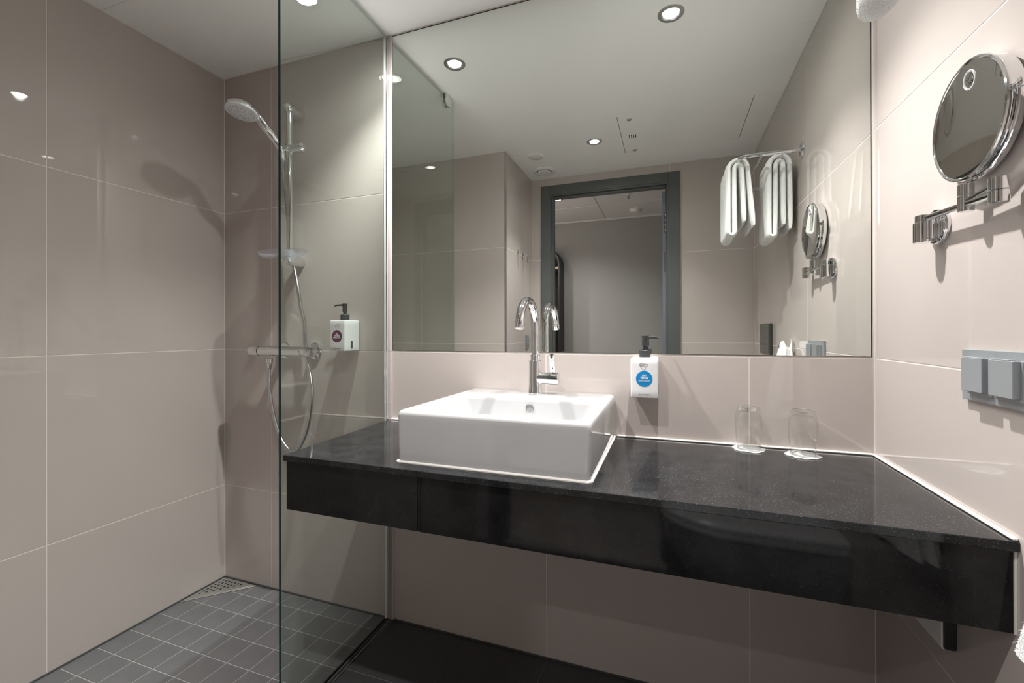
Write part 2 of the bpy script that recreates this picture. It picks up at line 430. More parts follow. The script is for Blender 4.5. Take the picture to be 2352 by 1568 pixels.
for z0 in (1.84, 1.57):
    hb = obj('hinge', prism(B(), rrect(1.829, 1.847, z0 - .085, z0 + .055, .008, 4), -1.7655, -1.7635, 'y'), 'dkcaulk', dr)
    for q in range(4):
        obj('screw', lathe(B(), (1.838, -1.7635, z0 - .068 + q * .035), (0, 1, 0), [(.0055, 0), (.005, .0012), (0, .0014)], 12), 'chrome', hb, smooth=True)

HZ, HY = 2.25, -3.20
struct('wall_hall', box(B(), -.8, 3.2, HY - .1, HY, -.1, HZ + .1), 'hallwall')
struct('wall_hall_left', box(B(), -.9, -.8, HY, YD - .1, -.1, HZ + .1), 'hallwall')
struct('wall_hall_right', box(B(), 3.2, 3.3, HY, YD - .1, -.1, HZ + .1), 'hallwall')
bm = B(); box(bm, -.8, -.12, YD - .1, YD - .0, -.1, HZ + .1); box(bm, XR + .12, 3.2, YD - .1, YD, -.1, HZ + .1)
struct('wall_hall_front', bm, 'hallwall')
struct('floor_hall', box(B(), -.8, 3.2, HY, YD - .0, -.1, 0.0005), 'hallfloor')
hc = struct('ceiling_hall', box(B(), -.9, 3.3, HY - .1, YD - .09, HZ + .006, HZ + .1), 'hallrail')
for x0 in (-.55, .05, .65, 1.25, 1.85, 2.45):
    for y1, y0 in ((YD - .10, -2.10), (-2.10, -2.69), (-2.69, HY)):
        tile(hc, x0, x0 + .6, y0, y1, 'z-', HZ, 'hallceil', .022 if False else .014, .006, 'ceiling_panel', .001)
bm = B(); box(bm, -.8, 3.2, HY, HY + .012, HZ - .016, HZ)
struct('trim_5', bm, 'hallrail')

# ------------------------------------------------------------------ ceiling fittings
def downlight(x, y, z, label, power, glow, lampmat='lamp', group=None, spot=True):
    t = thing('downlight', label, 'ceiling light', (x, y, z), group)
    obj('trim_ring', lathe(B(), (x, y, z), (0, 0, -1), [(.030, -.001), (.030, .0015), (.033, .0035), (.0435, .0030), (.045, .0012), (.045, -.001)], 40, cap=False), 'satin', t, smooth=True)
    obj('reflector', lathe(B(), (x, y, z), (0, 0, -1), [(.030, .001), (.028, -.0005), (.026, -.0012)], 40, cap=False), 'reflector', t, smooth=True)
    obj('lens', lathe(B(), (x, y, z - .0006), (0, 0, -1), [(.0265, 0), (.0235, .0010), (.012, .0022), (0, .0026)], 32, cap=False), lampmat, t, smooth=True)
    if spot:
        for nm, p, a, b in (('lamp', power, SPOT_ANGLE, SPOT_BLEND), ('lamp_spill', glow, 168, .8)):
            ld = bpy.data.lights.new(nm, 'SPOT'); ld.energy = p; ld.spot_size = math.radians(a); ld.spot_blend = b; ld.shadow_soft_size = .017
            ld.color = (1.0, .985, .965)
            lo = bpy.data.objects.new(nm, ld); C.objects.link(lo); lo.parent = t; lo.location = (0, 0, -.009)
    return t
for (x, y), kf, lb in zip(LAMPS, (1.0, 1.0, .62), ('glowing round downlight over the counter, nearest the glass screen',
                              'glowing round downlight over the counter, nearest the right-hand tiled wall',
                              'glowing round downlight beside the access hatch, near the doorway')):
    downlight(x, y, ZC, lb, SPOT_W * kf, GLOW_W * kf)
t = downlight(.934, -2.395, HZ, 'glowing round downlight in the hall ceiling beyond the doorway', 0, 0, 'halllamp', spot=False)
for x, y, p, an in ((.934, -2.395, HALL_W * .30, 140), (.35, -1.97, HALL_W * .6, 158), (-.35, -2.02, HALL_W, 158)):  # besides the downlight itself, unseen fills without fixtures added to brighten the hall
    ld = bpy.data.lights.new('hall_lamp_and_fill', 'SPOT'); ld.energy = p; ld.spot_size = math.radians(an); ld.spot_blend = .6; ld.shadow_soft_size = .02; ld.color = (1, .97, .95)
    lo = bpy.data.objects.new('hall_lamp_and_fill', ld); C.objects.link(lo); lo.location = (x, y, HZ - .008)
t = thing('ceiling_cap', 'flat white round cover plate flush in the bathroom ceiling', 'ceiling cover', (1.059, -1.295, ZC))
obj('cover', lathe(B(), (1.059, -1.295, ZC), (0, 0, -1), [(.052, -.001), (.052, .002), (.049, .004), (0, .0045)], 40, cap=False), 'whitefit', t, smooth=True)
obj('rim', torus(B(), (1.059, -1.295, ZC - .002), (0, 0, 1), .052, .0018, 40, 6), 'ceil', t, smooth=True)
t = thing('air_vent', 'white round air valve with a domed centre in the bathroom ceiling', 'vent', (1.042, -1.556, ZC))
obj('rim', lathe(B(), (1.042, -1.556, ZC), (0, 0, -1), [(.080, -.001), (.080, .003), (.074, .008), (.060, .010), (.054, .004), (.052, -.001)], 40, cap=False), 'whitefit', t, smooth=True)
obj('valve_disc', lathe(B(), (1.042, -1.556, ZC), (0, 0, -1), [(.044, .004), (.046, .010), (.042, .015), (0, .017)], 40, cap=False), 'whitefit', t, smooth=True)
obj('throat', lathe(B(), (1.042, -1.556, ZC - .0008), (0, 0, -1), [(.054, 0), (0, .0002)], 32, cap=False), 'nozzle', t)
t = thing('sprinkler', 'small white and red fire sprinkler under the hall ceiling', 'sprinkler', (1.542, -2.409, HZ))
obj('rose', lathe(B(), (1.542, -2.409, HZ), (0, 0, -1), [(.034, 0), (.032, .004), (.014, .008), (.010, .02), (.006, .024), (0, .024)], 24, cap=False), 'whitefit', t, smooth=True)
obj('bulb', lathe(B(), (1.542, -2.409, HZ - .022), (0, 0, -1), [(.003, 0), (.003, .016)], 10), 'purple', t, smooth=True)
bm = B(); [tube(bm, spline([(1.542 + s * .006, -2.409, HZ - .02), (1.542 + s * .012, -2.409, HZ - .03), (1.542, -2.409, HZ - .044)], 4), .002, 8) for s in (-1, 1)]
lathe(bm, (1.542, -2.409, HZ - .044), (0, 0, -1), [(.013, 0), (.013, .002)], 16)
obj('deflector', bm, 'chrome', t, smooth=True)
t = thing('detector', 'white round smoke detector on the hall ceiling beyond the doorway', 'smoke detector', (1.566, -2.95, HZ))
obj('base', lathe(B(), (1.566, -2.95, HZ), (0, 0, -1), [(.066, 0), (.064, .006), (.058, .010)], 36), 'whitefit', t, smooth=True)
obj('dome', lathe(B(), (1.566, -2.95, HZ), (0, 0, -1), [(.050, .010), (.047, .022), (.036, .028), (0, .030)], 36, cap=False), 'whitefit', t, smooth=True)

# ------------------------------------------------------------------ arched hall mirror, its reflected wardrobe built as solid shelves
def arch(x0, x1, z0, z1, n=14):
    r = (x1 - x0) / 2; cx = (x0 + x1) / 2
    return [(x1, z0)] + [(cx + r * math.cos(PI * i / n), z1 - r + r * math.sin(PI * i / n)) for i in range(n + 1)] + [(x0, z0)]
t = thing('hall_mirror_as_shelves', 'tall black arched mirror on the grey hall wall, its reflection built as shelves', 'shelf unit', (.60, HY, 0))
ou = arch(.40, .808, .02, 1.97); inn = arch(.416, .792, .036, 1.954)
bm = B()
for y in (HY + .22, HY + .002):
    pass
lo_o = [[(a, y, b) for a, b in ou] for y in (HY + .002, HY + .22)]; lo_i = [[(a, y, b) for a, b in inn] for y in (HY + .002, HY + .22)]
loft(bm, [lo_o[0], lo_o[1], lo_i[1], lo_i[0]], False, False)
obj('frame', bm, 'black', t)
obj('reflected_back', prism(B(), inn, HY + .002, HY + .012, 'y'), 'walnut', t)
for z in (1.74, 1.30, .86, .42):
    obj('shelf', box(B(), .417, .791, HY + .012, HY + .212, z - .011, z + .011, .001), 'oak' if z > 1.5 else 'walnut', t)  # wardrobe shelves reflected in the mirror, built as real boards
obj('reflected_board', box(B(), .672, .690, HY + .012, HY + .208, .04, 1.90, .001), 'oak', t)

# ------------------------------------------------------------------ the big mirror
t = thing('wall_mirror', 'large frameless wall mirror above the black counter, reflecting the doorway', 'mirror', (1.62, 0, 1.0115))
MX0, MX1, MZ0, MZ1 = .8752, 2.3635, 1.0118, 2.199
obj('mirror_plate', box(B(), MX0 + .0022, MX1 - .0022, 0, .0012, MZ0 + .0012, MZ1 - .0030), 'mirror', t)
bm = B()
box(bm, MX0, MX0 + .0022, -.0004, .0012, MZ0, MZ1); box(bm, MX1 - .0022, MX1, -.0004, .0012, MZ0, MZ1); box(bm, MX0, MX1, -.0004, .0012, MZ1 - .003, MZ1); box(bm, MX0, MX1, -.0004, .0012, MZ0, MZ0 + .0012)
obj('mirror_edge', bm, 'mirror_dark', t)

# ------------------------------------------------------------------ glass screen of the shower
def gxp(y): return .857 + .026 * (-y)     # the pane stands a little out of square
t = thing('shower_screen', 'clear fixed glass shower screen standing beside the black counter', 'shower screen', (.863, -.25, 0))
bm = B(); h = .004; y0, y1, z0, z1 = -.004, -.507, .012, 2.190
P = lambda s, y, z: bm.verts.new((gxp(y) + s * h, y, z))
a = [P(-1, y0, z0), P(-1, y1, z0), P(-1, y1, z1), P(-1, y0, z1)]; b = [P(1, y0, z0), P(1, y1, z0), P(1, y1, z1), P(1, y0, z1)]
for q, mi in ((a, 0), (b[::-1], 0)): bm.faces.new(q).material_index = mi
for i in range(4): bm.faces.new((a[i], b[i], b[(i + 1) % 4], a[(i + 1) % 4])).material_index = 1
obj('pane', bm, ['pane', 'glassedge'], t)
bm = B(); box(bm, .8516, .8530, -.021, 0, .002, 2.186, .0004); box(bm, .8612, .8626, -.021, 0, .002, 2.186, .0004)
wallprof = obj('wall_profile', bm, 'chrome', t)
obj('gasket', box(B(), .8530, .8612, -.0195, -.001, .002, 2.186), 'lightgrey', t)
bm = B(); prism(bm, [(gxp(0) - .009, -.022), (gxp(-.505) - .009, -.505), (gxp(-.505) + .009, -.505), (gxp(0) + .009, -.022)], 0, .011, 'z', .001)
obj('floor_profile', bm, 'dkcaulk', t, label='dark sealing strip under the glass')
obj('floor_trim', prism(B(), [(gxp(0) + .010, -.024), (gxp(-.505) + .010, -.505), (gxp(-.505) + .015, -.505), (gxp(0) + .015, -.024)], 0, .005, 'z'), 'chrome', t)
bm = B(); cl = [(-.475, ZC - .001), (-.475, ZC - .036)] + [(-.4475 - .0275 * math.cos(PI * i / 10), ZC - .036 - .022 * math.sin(PI * i / 10)) for i in range(1, 10)] + [(-.420, ZC - .036), (-.420, ZC - .001)]
for s in (-1, 1):
    xx = gxp(-.447) + s * .0042
    prism(bm, cl, min(xx, xx + s * .007), max(xx, xx + s * .007), 'x', .001)
obj('clamp', bm, 'chrome', t)

# ------------------------------------------------------------------ corner drain, shower set
t = thing('floor_drain', 'triangular metal drain grate in the tiled shower corner', 'drain', (.02, -.02, 0))
tri = [(.010, -.010), (.010, -.198), (.200, -.010)]
obj('rim', prism(B(), tri, .0005, .0035, 'z', .0006), 'grate', t)
tri2 = [(.017, -.017), (.017, -.182), (.184, -.017)]
obj('grate', prism(B(), tri2, .0035, .0048, 'z', .0004), 'grate', t)
bm = B()
for i in range(9):
    for j in range(9):
        x, y = .029 + .0172 * i, -.029 - .0172 * j
        if (x - .017) + (-y - .017) < .142: lathe(bm, (x, y, .0049), (0, 0, 1), [(.0052, 0), (0, .0002)], 10, cap=False)
obj('holes', bm, 'black', t, kind='stuff')

BX, BY = .437, -.060
t = thing('shower_rail', 'chrome shower riser rail on the tiled wall behind the glass', 'shower rail', (BX, BY, 1.365))
obj('rail', cyl(B(), (BX, BY, 1.36), (BX, BY, 1.978), .0115, 20), 'chrome', t, smooth=True)
for z in (1.972, 1.367):
    bm = B(); lathe(bm, (BX, -.0005, z), (0, -1, 0), [(.0205, 0), (.0205, .050), (.0195, .064), (.016, .076), (.009, .083), (0, .085)], 28)
    obj('wall_bracket', bm, 'chrome', t, smooth=True)
bm = B(); lathe(bm, (.505, -.066, 1.806), (-1, 0, .02), [(0, -.017), (.012, -.015), (.019, -.008), (.0205, .002), (.0205, .012), (.0155, .016), (.0155, .070), (.018, .076), (.0185, .098), (.016, .104), (0, .106)], 28, cap=False)
lathe(bm, (BX, BY, 1.780), (0, 0, 1), [(.0165, 0), (.0165, .052)], 24)
sl = obj('slider', bm, 'chrome', t, smooth=True)
# clear soap dish round the rail
t2 = thing('soap_dish', 'clear oval plastic soap dish clipped to the shower rail', 'soap dish', (.418, -.078, 1.39))
def oval(cx, cy, a, b, z, n=40): return [(cx + a * math.cos(2 * PI * i / n), cy + b * math.sin(2 * PI * i / n), z) for i in range(n)]
bm = B(); loft(bm, [oval(.418, -.078, .085, .036, 1.380), oval(.418, -.078, .110, .046, 1.388), oval(.418, -.078, .122, .052, 1.402), oval(.418, -.078, .119, .050, 1.402), oval(.418, -.078, .107, .043, 1.391), oval(.418, -.078, .08, .032, 1.385)])
obj('tray', bm, 'acrylic', t2, smooth=True)
bm = B(); lathe(bm, (BX, BY, 1.372), (0, 0, 1), [(.019, 0), (.021, .010), (.021, .030), (.014, .036)], 24)
obj('clip', bm, 'acrylic', t2, smooth=True)

# hand shower
HC = Vector((.405, -.243, 1.880)); HN = Vector((0.0, -.17, -.985)).normalized()
t = thing('hand_shower', 'round white and chrome hand shower hanging in the rail slider', 'shower head', HC)
obj('head_shell', lathe(B(), HC - HN * .0, -HN, [(.0530, -.002), (.0545, .004), (.0520, .012), (.042, .021), (.026, .028), (0, .031)], 40, cap=False), 'chrome', t, smooth=True)
bm = B(); lathe(bm, HC, HN, [(.0535, -.003), (.0535, .004), (.050, .0065), (.046, .0062), (.044, .0072), (0, .0085)], 40, cap=False)
obj('face_plate', bm, 'facegrey', t, smooth=True)
_, hu, hv = frame_of(HN); bm = B()
for r, n in ((.039, 22), (.031, 16), (.022, 11), (.013, 7)):
    for i in range(n):
        a = 2 * PI * i / n + r * 40; c = HC + (hu * math.cos(a) + hv * math.sin(a)) * r + HN * .0072
        lathe(bm, c, HN, [(.0016, 0), (.0012, .0018), (0, .002)], 8, cap=False)
obj('nozzles', bm, 'nozzle', t, kind='stuff')
hp = spline([HC + Vector((.002, .030, .012)), HC + Vector((.006, .062, .006)), (.423, -.155, 1.853), (.428, -.118, 1.822), (.428, -.098, 1.797)], 6)
rr = [.013 + .004 * math.sin(PI * min(1, i / (len(hp) - 1) * 1.1)) for i in range(len(hp))]
obj('handle', tube(B(), hp, .014, 20, radii=rr), 'chrome', t, smooth=True)
bm = B(); lathe(bm, (.428, -.094, 1.800), (0, .25, -1), [(.0145, 0), (.0135, .028), (.010, .034), (.010, .044)], 20)
obj('cone', bm, 'chrome', t, smooth=True)
hs = spline([(.428, -.085, 1.762), (.405, -.060, 1.72), (.397, -.040, 1.635), (.409, -.036, 1.493), (.422, -.036, 1.386), (.441, -.040, 1.332), (.466, -.048, 1.26), (.478, -.045, 1.178), (.480, -.030, 1.122), (.4815, -.026, 1.035), (.512, -.040, .950), (.552, -.064, .852), (.537, -.07, .716), (.498, -.07, .635), (.470, -.07, .6135), (.441, -.07, .618), (.401, -.07, .660), (.366, -.07, .738), (.343, -.07, .839), (.333, -.066, .905), (.331, -.062, .945)], 8)
obj('hose', tube(B(), hs, .0072, 12), 'hose', t, smooth=True)
bm = B(); lathe(bm, (.331, -.061, .975), (0, 0, -1), [(.012, 0), (.0125, .004), (.0125, .018), (.0095, .021), (.0085, .042), (.0075, .044)], 20)
obj('hose_nut', bm, 'chrome', t, smooth=True)

t = thing('shower_mixer', 'chrome thermostatic shower mixer bar on the tiled wall', 'shower mixer', (.40, -.06, 1.005))
MZ = 1.0055
bm = B(); lathe(bm, (.283, BY, MZ), (1, 0, 0), [(.0185, 0), (.0200, .002), (.0200, .218), (.0185, .220)], 32)
obj('body', bm, 'chrome', t, smooth=True)
for x0, dx in ((.281, -1), (.505, 1)):
    k = obj('control_knob', lathe(B(), (x0, BY, MZ), (dx, 0, 0), [(.0200, 0), (.0210, .003), (.0210, .044), (.0190, .049), (0, .050)], 32, cap=False), 'chrome', t, smooth=True)
    obj('button', lathe(B(), (x0 + dx * .021, BY - .0195, MZ), (0, -1, 0), [(.0075, 0), (.0075, .0022), (.006, .003), (0, .003)], 18, cap=False), 'chrome', k, smooth=True)
for x in (.352, .508):
    bm = B(); lathe(bm, (x, -.0005, MZ), (0, -1, 0), [(.034, 0), (.034, .004), (.031, .008), (.019, .010), (.0165, .014), (.0165, .045)], 36)
    obj('wall_flange', bm, 'chrome', t, smooth=True)

# ------------------------------------------------------------------ soap dispensers
def dispenser(x0, x1, d, z0, z1, label, colour, lines, icon, turn):
    cx = (x0 + x1) / 2
    t = thing('soap_dispenser', label, 'soap dispenser', (cx, 0, z0))
    r = .004; rc = .004
    def L(i, z): return [(a, b, z) for a, b in rrect(x0 + i, x1 - i, -d + i, -.003, rc - min(i, .003), 4)]
    obj('body', loft(B(), [L(.003, z0), L(.0008, z0 + .0008), L(0, z0 + r), L(0, z0 + .02), L(0, z1 - .02), L(0, z1 - .006), L(.0012, z1 - .0022), L(.005, z1)]), 'plastic', t, smooth=True)
    obj('wall_plate', box(B(), x0 + .012, x1 - .012, -.003, -.0003, z0 + .015, z1 - .015), 'plastic', t)
    cy = -d * .5; s = (z1 - z0) / .116
    bm = B(); lathe(bm, (cx, cy, z1), (0, 0, 1), [(.0165, 0), (.0165, .0200), (.0155, .0212), (.0065, .0214), (.0062, .031), (.0070, .0312)], 28, cap=False)
    pm = obj('pump_collar', bm, 'charcoal', t, smooth=True)
    bm = B(); lathe(bm, (cx, cy, z1), (0, 0, 1), [(.0072, .031), (.0088, .0325), (.0088, .036), (.0086, .057), (.0100, .0595), (.0100, .0635), (0, .064)], 24, cap=False)
    e = Vector(turn).normalized(); p0 = Vector((cx, cy, z1 + .0565))
    tube(bm, spline([p0, p0 + e * .018 + Vector((0, 0, .002)), p0 + e * .036 + Vector((0, 0, .0015)), p0 + e * .046 - Vector((0, 0, .0015))], 4), .003, 10, radii=[.0042 - .00014 * i for i in range(13)])
    obj('pump_head', bm, 'charcoal', t, smooth=True)
    yf = -d - .0002; H = z1 - z0
    zc = z0 + H * .475; R = H * .199
    obj('label_disc', lathe(B(), (cx, yf + .0002, zc), (0, -1, 0), [(R, 0), (R, .0003), (0, .0003)], 40, cap=False), colour, t)
    yt = yf - .0004
    for body, sz, dz, bold, sx in lines: text('lettering', body, sz, (cx, yt, zc + dz), (PI / 2, 0, 0), 'white', t, bold, sx)
    text('lettering', 'QUALITY HOTEL\u2122', .0052, (cx, -d - .0002, z0 + H * .075), (PI / 2, 0, 0), 'ink', t, 0, .72)
    obj('symbol', strokes(B(), [[(cx + a * .001, zc + b * .001) for a, b in l] for l in icon], -d - .0001, .00028), 'ink', t)
    for sxx in (x0, x1):
        obj('level_window', prism(B(), [(a, b) for a, b in rrect(-d * .62, -d * .50, z0 + H * .07, z0 + H * .32, .003, 4)], sxx - .0005, sxx + .0005, 'x'), 'window', t)
    return t
hands = [[(-7, 24), (-2, 18.5), (-1, 17.6), (2.5, 20.5), (4, 21.5), (3, 24), (2, 27), (4, 28.5), (7.6, 29.4), (8, 33), (7.4, 34), (3, 34.4), (1.4, 35), (-3, 35), (-4.5, 34), (-3.2, 32.5), (0, 32.2)],
         [(-7, 24), (-8.4, 27.5), (-7.6, 30), (-5, 32.5), (-3, 31.5), (-1, 29), (1, 30.5), (1.6, 28.5), (2, 27)],
         [(-8.2, 28), (-10, 29.4), (-11, 31), (-9.8, 31.8), (-7.6, 30)], [(-9.8, 31.8), (-11, 33.4), (-9.8, 34.6), (-7, 32)], [(-9, 34.4), (-8.2, 37), (-6.6, 36.6), (-5.2, 33.4)],
         [(2.2, 34.5), (1.6, 32), (2.4, 31)], [(-4, 37.4), (-3.2, 36.6)], [(-1.6, 36.4), (-1.0, 37.4)], [(-6, 38.2), (-5.4, 37.6)], [(-7, 27), (-4, 28.4), (-2, 27)], [(-6.4, 29), (-4, 30)]]
shower_i = [[(4.6, 19), (4.6, 34), (4.2, 35.4), (3, 36), (0, 36), (-1, 35.4), (-1.4, 34), (-1.4, 32.6)], [(-5.4, 28), (-5, 27.4), (2.4, 27.4), (2.8, 28), (-1.4, 32.6), (-5.4, 28)]] + [[(-4 + i * 1.6, 25.6), (-4 + i * 1.6, 24.4)] for i in range(4)]
dispenser(1.7515, 1.8285, .084, .8885, 1.0045, 'white hand soap dispenser with a round blue label above the counter', 'blue',
          [('GO', .0078, .0094, .00030, .92), ('CLEAN', .0078, .0022, .00030, .84), ('HAND SOAP', .0076, -.0058, 0, .73)], [[(a * 1.25, 25 + (b - 17.6) * 1.07) for a, b in l] for l in hands], (.80, .60, 0))
dispenser(.6560, .7270, .086, 1.0110, 1.1270, 'white shower soap dispenser with a round purple label behind the glass', 'purple',
          [('GO', .0078, .0093, .0003, .95), ('DOUBLE', .0078, .0020, .0003, .85), ('HAIR & BODY', .0074, -.0055, 0, .74)], [[(a * 2.0 + 1, 25.8 + (b - 19) * 1.25) for a, b in l] for l in shower_i], (-1, -.05, 0))

# ------------------------------------------------------------------ counter
t = thing('counter', 'polished black granite vanity counter fixed across the back wall', 'counter', (1.62, -.25, .605))
pts = [(.8665, -.002), (.8845, -.510), (XR - .001, -.510), (XR - .001, -.002)]
obj('counter_slab', prism(B(), pts, .7370, ZK, 'z', .0012), 'stone', t)
obj('front_panel', box(B(), .8860, 1.2915, -.5005, -.484, .6045, .7370, .0008), 'panel', t)
obj('front_panel', box(B(), 1.2945, XR - .003, -.5005, -.484, .6045, .7370, .0008), 'panel', t)
obj('panel_joint', box(B(), 1.2910, 1.2950, -.4985, -.484, .6050, .7370), 'black', t)
obj('end_panel', box(B(), .8880, .9040, -.484, -.003, .6050, .7370, .0008), 'panel', t)
bm = B(); box(bm, 1.7035, 2.3655, -.0085, -.0004, ZK, ZK + .0055, .002); box(bm, XR - .0085, XR - .0004, -.508, -.0070, ZK, ZK + .0055, .002)
obj('sealant', box(B(), XR - .0032, XR - .0002, -.503, -.49, .6045, .737), 'caulk', t, label='upright sealant line at the counter front')
obj('sealant', bm, 'caulk', t, label='white sealant line along the walls')
obj('sealant', box(B(), .8720, 1.2020, -.0085, -.0004, ZK, ZK + .0055, .002), 'caulk', t, label='white sealant line left of the basin')

# ------------------------------------------------------------------ wash basin
SX0, SX1, SY0, SY1, SZ = 1.2075, 1.6985, -.464, -.002, .8840
t = thing('wash_basin', 'rectangular white ceramic wash basin standing on the black counter', 'wash basin', (1.453, -.233, ZK))
def L(i, z, r): return [(a, b, z) for a, b in rrect(SX0 + i, SX1 - i, SY0 + i, SY1 - i * .3, r, 8)]
IX0, IX1, IY0, IY1 = 1.240, 1.667, -.437, -.160
def Q(i, z, r): return [(a, b, z) for a, b in rrect(IX0 + i, IX1 - i, IY0 + i, IY1 - i, r, 8)]
obj('bowl', loft(B(), [L(.0025, ZK + .002, .012), L(.0020, ZK + .010, .012), L(.0008, .80, .013), L(0, .862, .014), L(0, .871, .014), L(.0012, .8765, .014), L(.0040, .8808, .013), L(.0085, .8832, .012), L(.013, SZ, .010),
                       Q(-.011, SZ, .030), Q(-.006, .8834, .030), Q(-.0020, .8815, .030), Q(.0010, .877, .030), Q(.0025, .871, .030), Q(.010, .83, .034), Q(.020, .800, .040), Q(.034, .785, .045), Q(.060, .778, .05), Q(.11, .776, .02)]), 'ceramic', t, smooth=True, angle=60)
obj('overflow', lathe(B(), (1.4685, -.1668, .8550), (0, -1, -.16), [(.0125, -.002), (.0125, .0005), (.0105, .0012), (.0100, -.001), (0, -.0012)], 28, cap=False), 'nozzle', t, smooth=True)
obj('plughole', lathe(B(), (1.453, -.298, .776), (0, 0, 1), [(.032, 0), (.032, .002), (.022, .004), (.021, .001), (0, .001)], 28, cap=False), 'chrome', t, smooth=True)
bm = B(); q0 = [(a, b) for a, b in rrect(SX0 - .003, SX1 + .003, SY0 - .0035, SY1, .014, 8)]; q1 = [(a, b) for a, b in rrect(SX0 + .002, SX1 - .002, SY0 + .002, SY1 - .001, .011, 8)]
loft(bm, [[(a, b, ZK + .0002) for a, b in q0], [(a, b, ZK + .0026) for a, b in q0], [(a, b, ZK + .0050) for a, b in q1]], True, False)
obj('sealant', bm, 'caulk', t, smooth=True)

# basin tap
FX, FY = 1.4535, -.058
t = thing('basin_tap', 'chrome swan-neck mixer tap standing on the white basin', 'tap', (FX, FY, SZ))
bm = B(); lathe(bm, (FX, FY, SZ - .0005), (0, 0, 1), [(.0245, 0), (.0245, .004), (.0228, .012), (.0212, .030), (.0208, .060), (.0208, .1045), (.0195, .106), (0, .106)], 36, cap=False)
obj('body', bm, 'chrome', t, smooth=True)
bm = B(); lathe(bm, (FX, FY, SZ + .1055), (0, 0, 1), [(.0158, 0), (.0158, .0165), (.0148, .0178), (0, .0178)], 30, cap=False)
obj('collar', bm, 'chrome', t, smooth=True)
RA = .0775; cz = 1.0965
ph = [(FX, FY, SZ + .12), (FX, FY, 1.04), (FX, FY, 1.075)] + [(FX - .0, FY - RA + RA * math.cos(a), cz + RA * math.sin(a)) for a in [math.radians(4 + 6 * i) for i in range(28)]]
d = (Vector(ph[-1]) - Vector(ph[-2])).normalized(); ph.append(Vector(ph[-1]) + d * .004)
obj('spout', tube(B(), ph, .0132, 24), 'chrome', t, smooth=True)
e0 = Vector(ph[-1])
obj('aerator', lathe(B(), e0 - d * .001, d, [(.0132, 0), (.0140, .001), (.0140, .0215), (.0130, .023), (.0105, .0225), (0, .020)], 28, cap=False), 'chrome', t, smooth=True)
HZ_ = .9325
obj('side_stub', lathe(B(), (FX + .010, FY, HZ_), (1, 0, 0), [(.0195, 0), (.0195, .034), (.0188, .0345), (.0188, .036), (.0205, .0365), (.0205, .066), (.0190, .0675), (0, .068)], 36, cap=False), 'chrome', t, smooth=True)
bm = B(); prism(bm, rrect(FX + .0505, FX + .0675, HZ_ + .014, HZ_ + .0800, .0080, 6), FY - .006, FY - .001, 'y', .0012, 2)
for v in bm.verts: v.co.y -= (v.co.z - HZ_ - .016) * .26
obj('lever', bm, 'chrome', t, smooth=True)

# ------------------------------------------------------------------ two tumblers upside down on paper covers
def tumbler(x, y, label, seed, rot):
    rng = random.Random(seed)
    cst = thing('paper_doily', label[1], 'coaster', (x, y, ZK))
    bm = B(); n = 40; rings = []
    for rr_, zz in ((.0, .0016), (.016, .0018), (.030, .0022), (.0355, .0030), (.0405, .0012)):
        if rr_ == 0: rings.append([bm.verts.new((x, y, ZK + zz))]); continue
        rings.append([bm.verts.new((x + rr_ * (1 + (.07 * math.sin(5 * a + seed) + .035 * math.sin(11 * a) if rr_ > .034 else 0)) * math.cos(a), y + rr_ * (1 + (.07 * math.sin(5 * a + seed) + .035 * math.sin(11 * a) if rr_ > .034 else 0)) * math.sin(a),
                       ZK + zz + (rng.uniform(0, .0022) if rr_ > .03 else 0))) for a in [2 * PI * i / n for i in range(n)]])
    for i in range(n): bm.faces.new((rings[0][0], rings[1][i], rings[1][(i + 1) % n]))
    for a, b in zip(rings[1:], rings[2:]):
        for i in range(n): bm.faces.new((a[i], b[i], b[(i + 1) % n], a[(i + 1) % n]))
    bmesh.ops.solidify(bm, geom=bm.faces[:], thickness=.0006)
    obj('paper_disc', bm, 'paper', cst, smooth=True)
    t = thing('tumbler', label[0], 'drinking glass', (x, y, ZK + .004))
    z = ZK + .0045
    outer = [(.0285, 0), (.0305, .018), (.0330, .045), (.0340, .068), (.0330, .088), (.0300, .103), (.0265, .112), (.0245, .1155), (.020, .1150), (0, .1135)]
    inner = [(0, .1020), (.018, .1025), (.0245, .100), (.0285, .093), (.0315, .080), (.0324, .066), (.0314, .045), (.0290, .018), (.0272, 0)]
    obj('glass_wall', lathe(B(), (x, y, z), (0, 0, 1), outer + [], 48, cap=False), 'tumbler', t, smooth=True)
    obj('base', lathe(B(), (x, y, z), (0, 0, 1), [(.0262, .1040), (.0268, .1085), (.0250, .1142), (.0235, .1158), (.0190, .1150), (0, .1138), (0, .1040)][::-1], 40, cap=False), 'solidglass', t, smooth=True)
    obj('rim', torus(B(), (x, y, z + .0012), (0, 0, 1), .0279, .0011, 40, 8), 'solidglass', t, smooth=True)
    obj('inner_wall', lathe(B(), (x, y, z), (0, 0, 1), inner + [(.0285, 0)], 48, cap=False), 'tumbler', t, smooth=True)
tumbler(2.0650, -.0430, ('upturned clear tumbler on a paper cover, nearer the hand soap', 'crinkled white paper cover under the tumbler nearer the hand soap'), 1, 0)
tumbler(2.1890, -.0650, ('upturned clear tumbler on a paper cover, nearer the right-hand corner', 'crinkled white paper cover under the tumbler nearer the right-hand corner'), 4, 1)

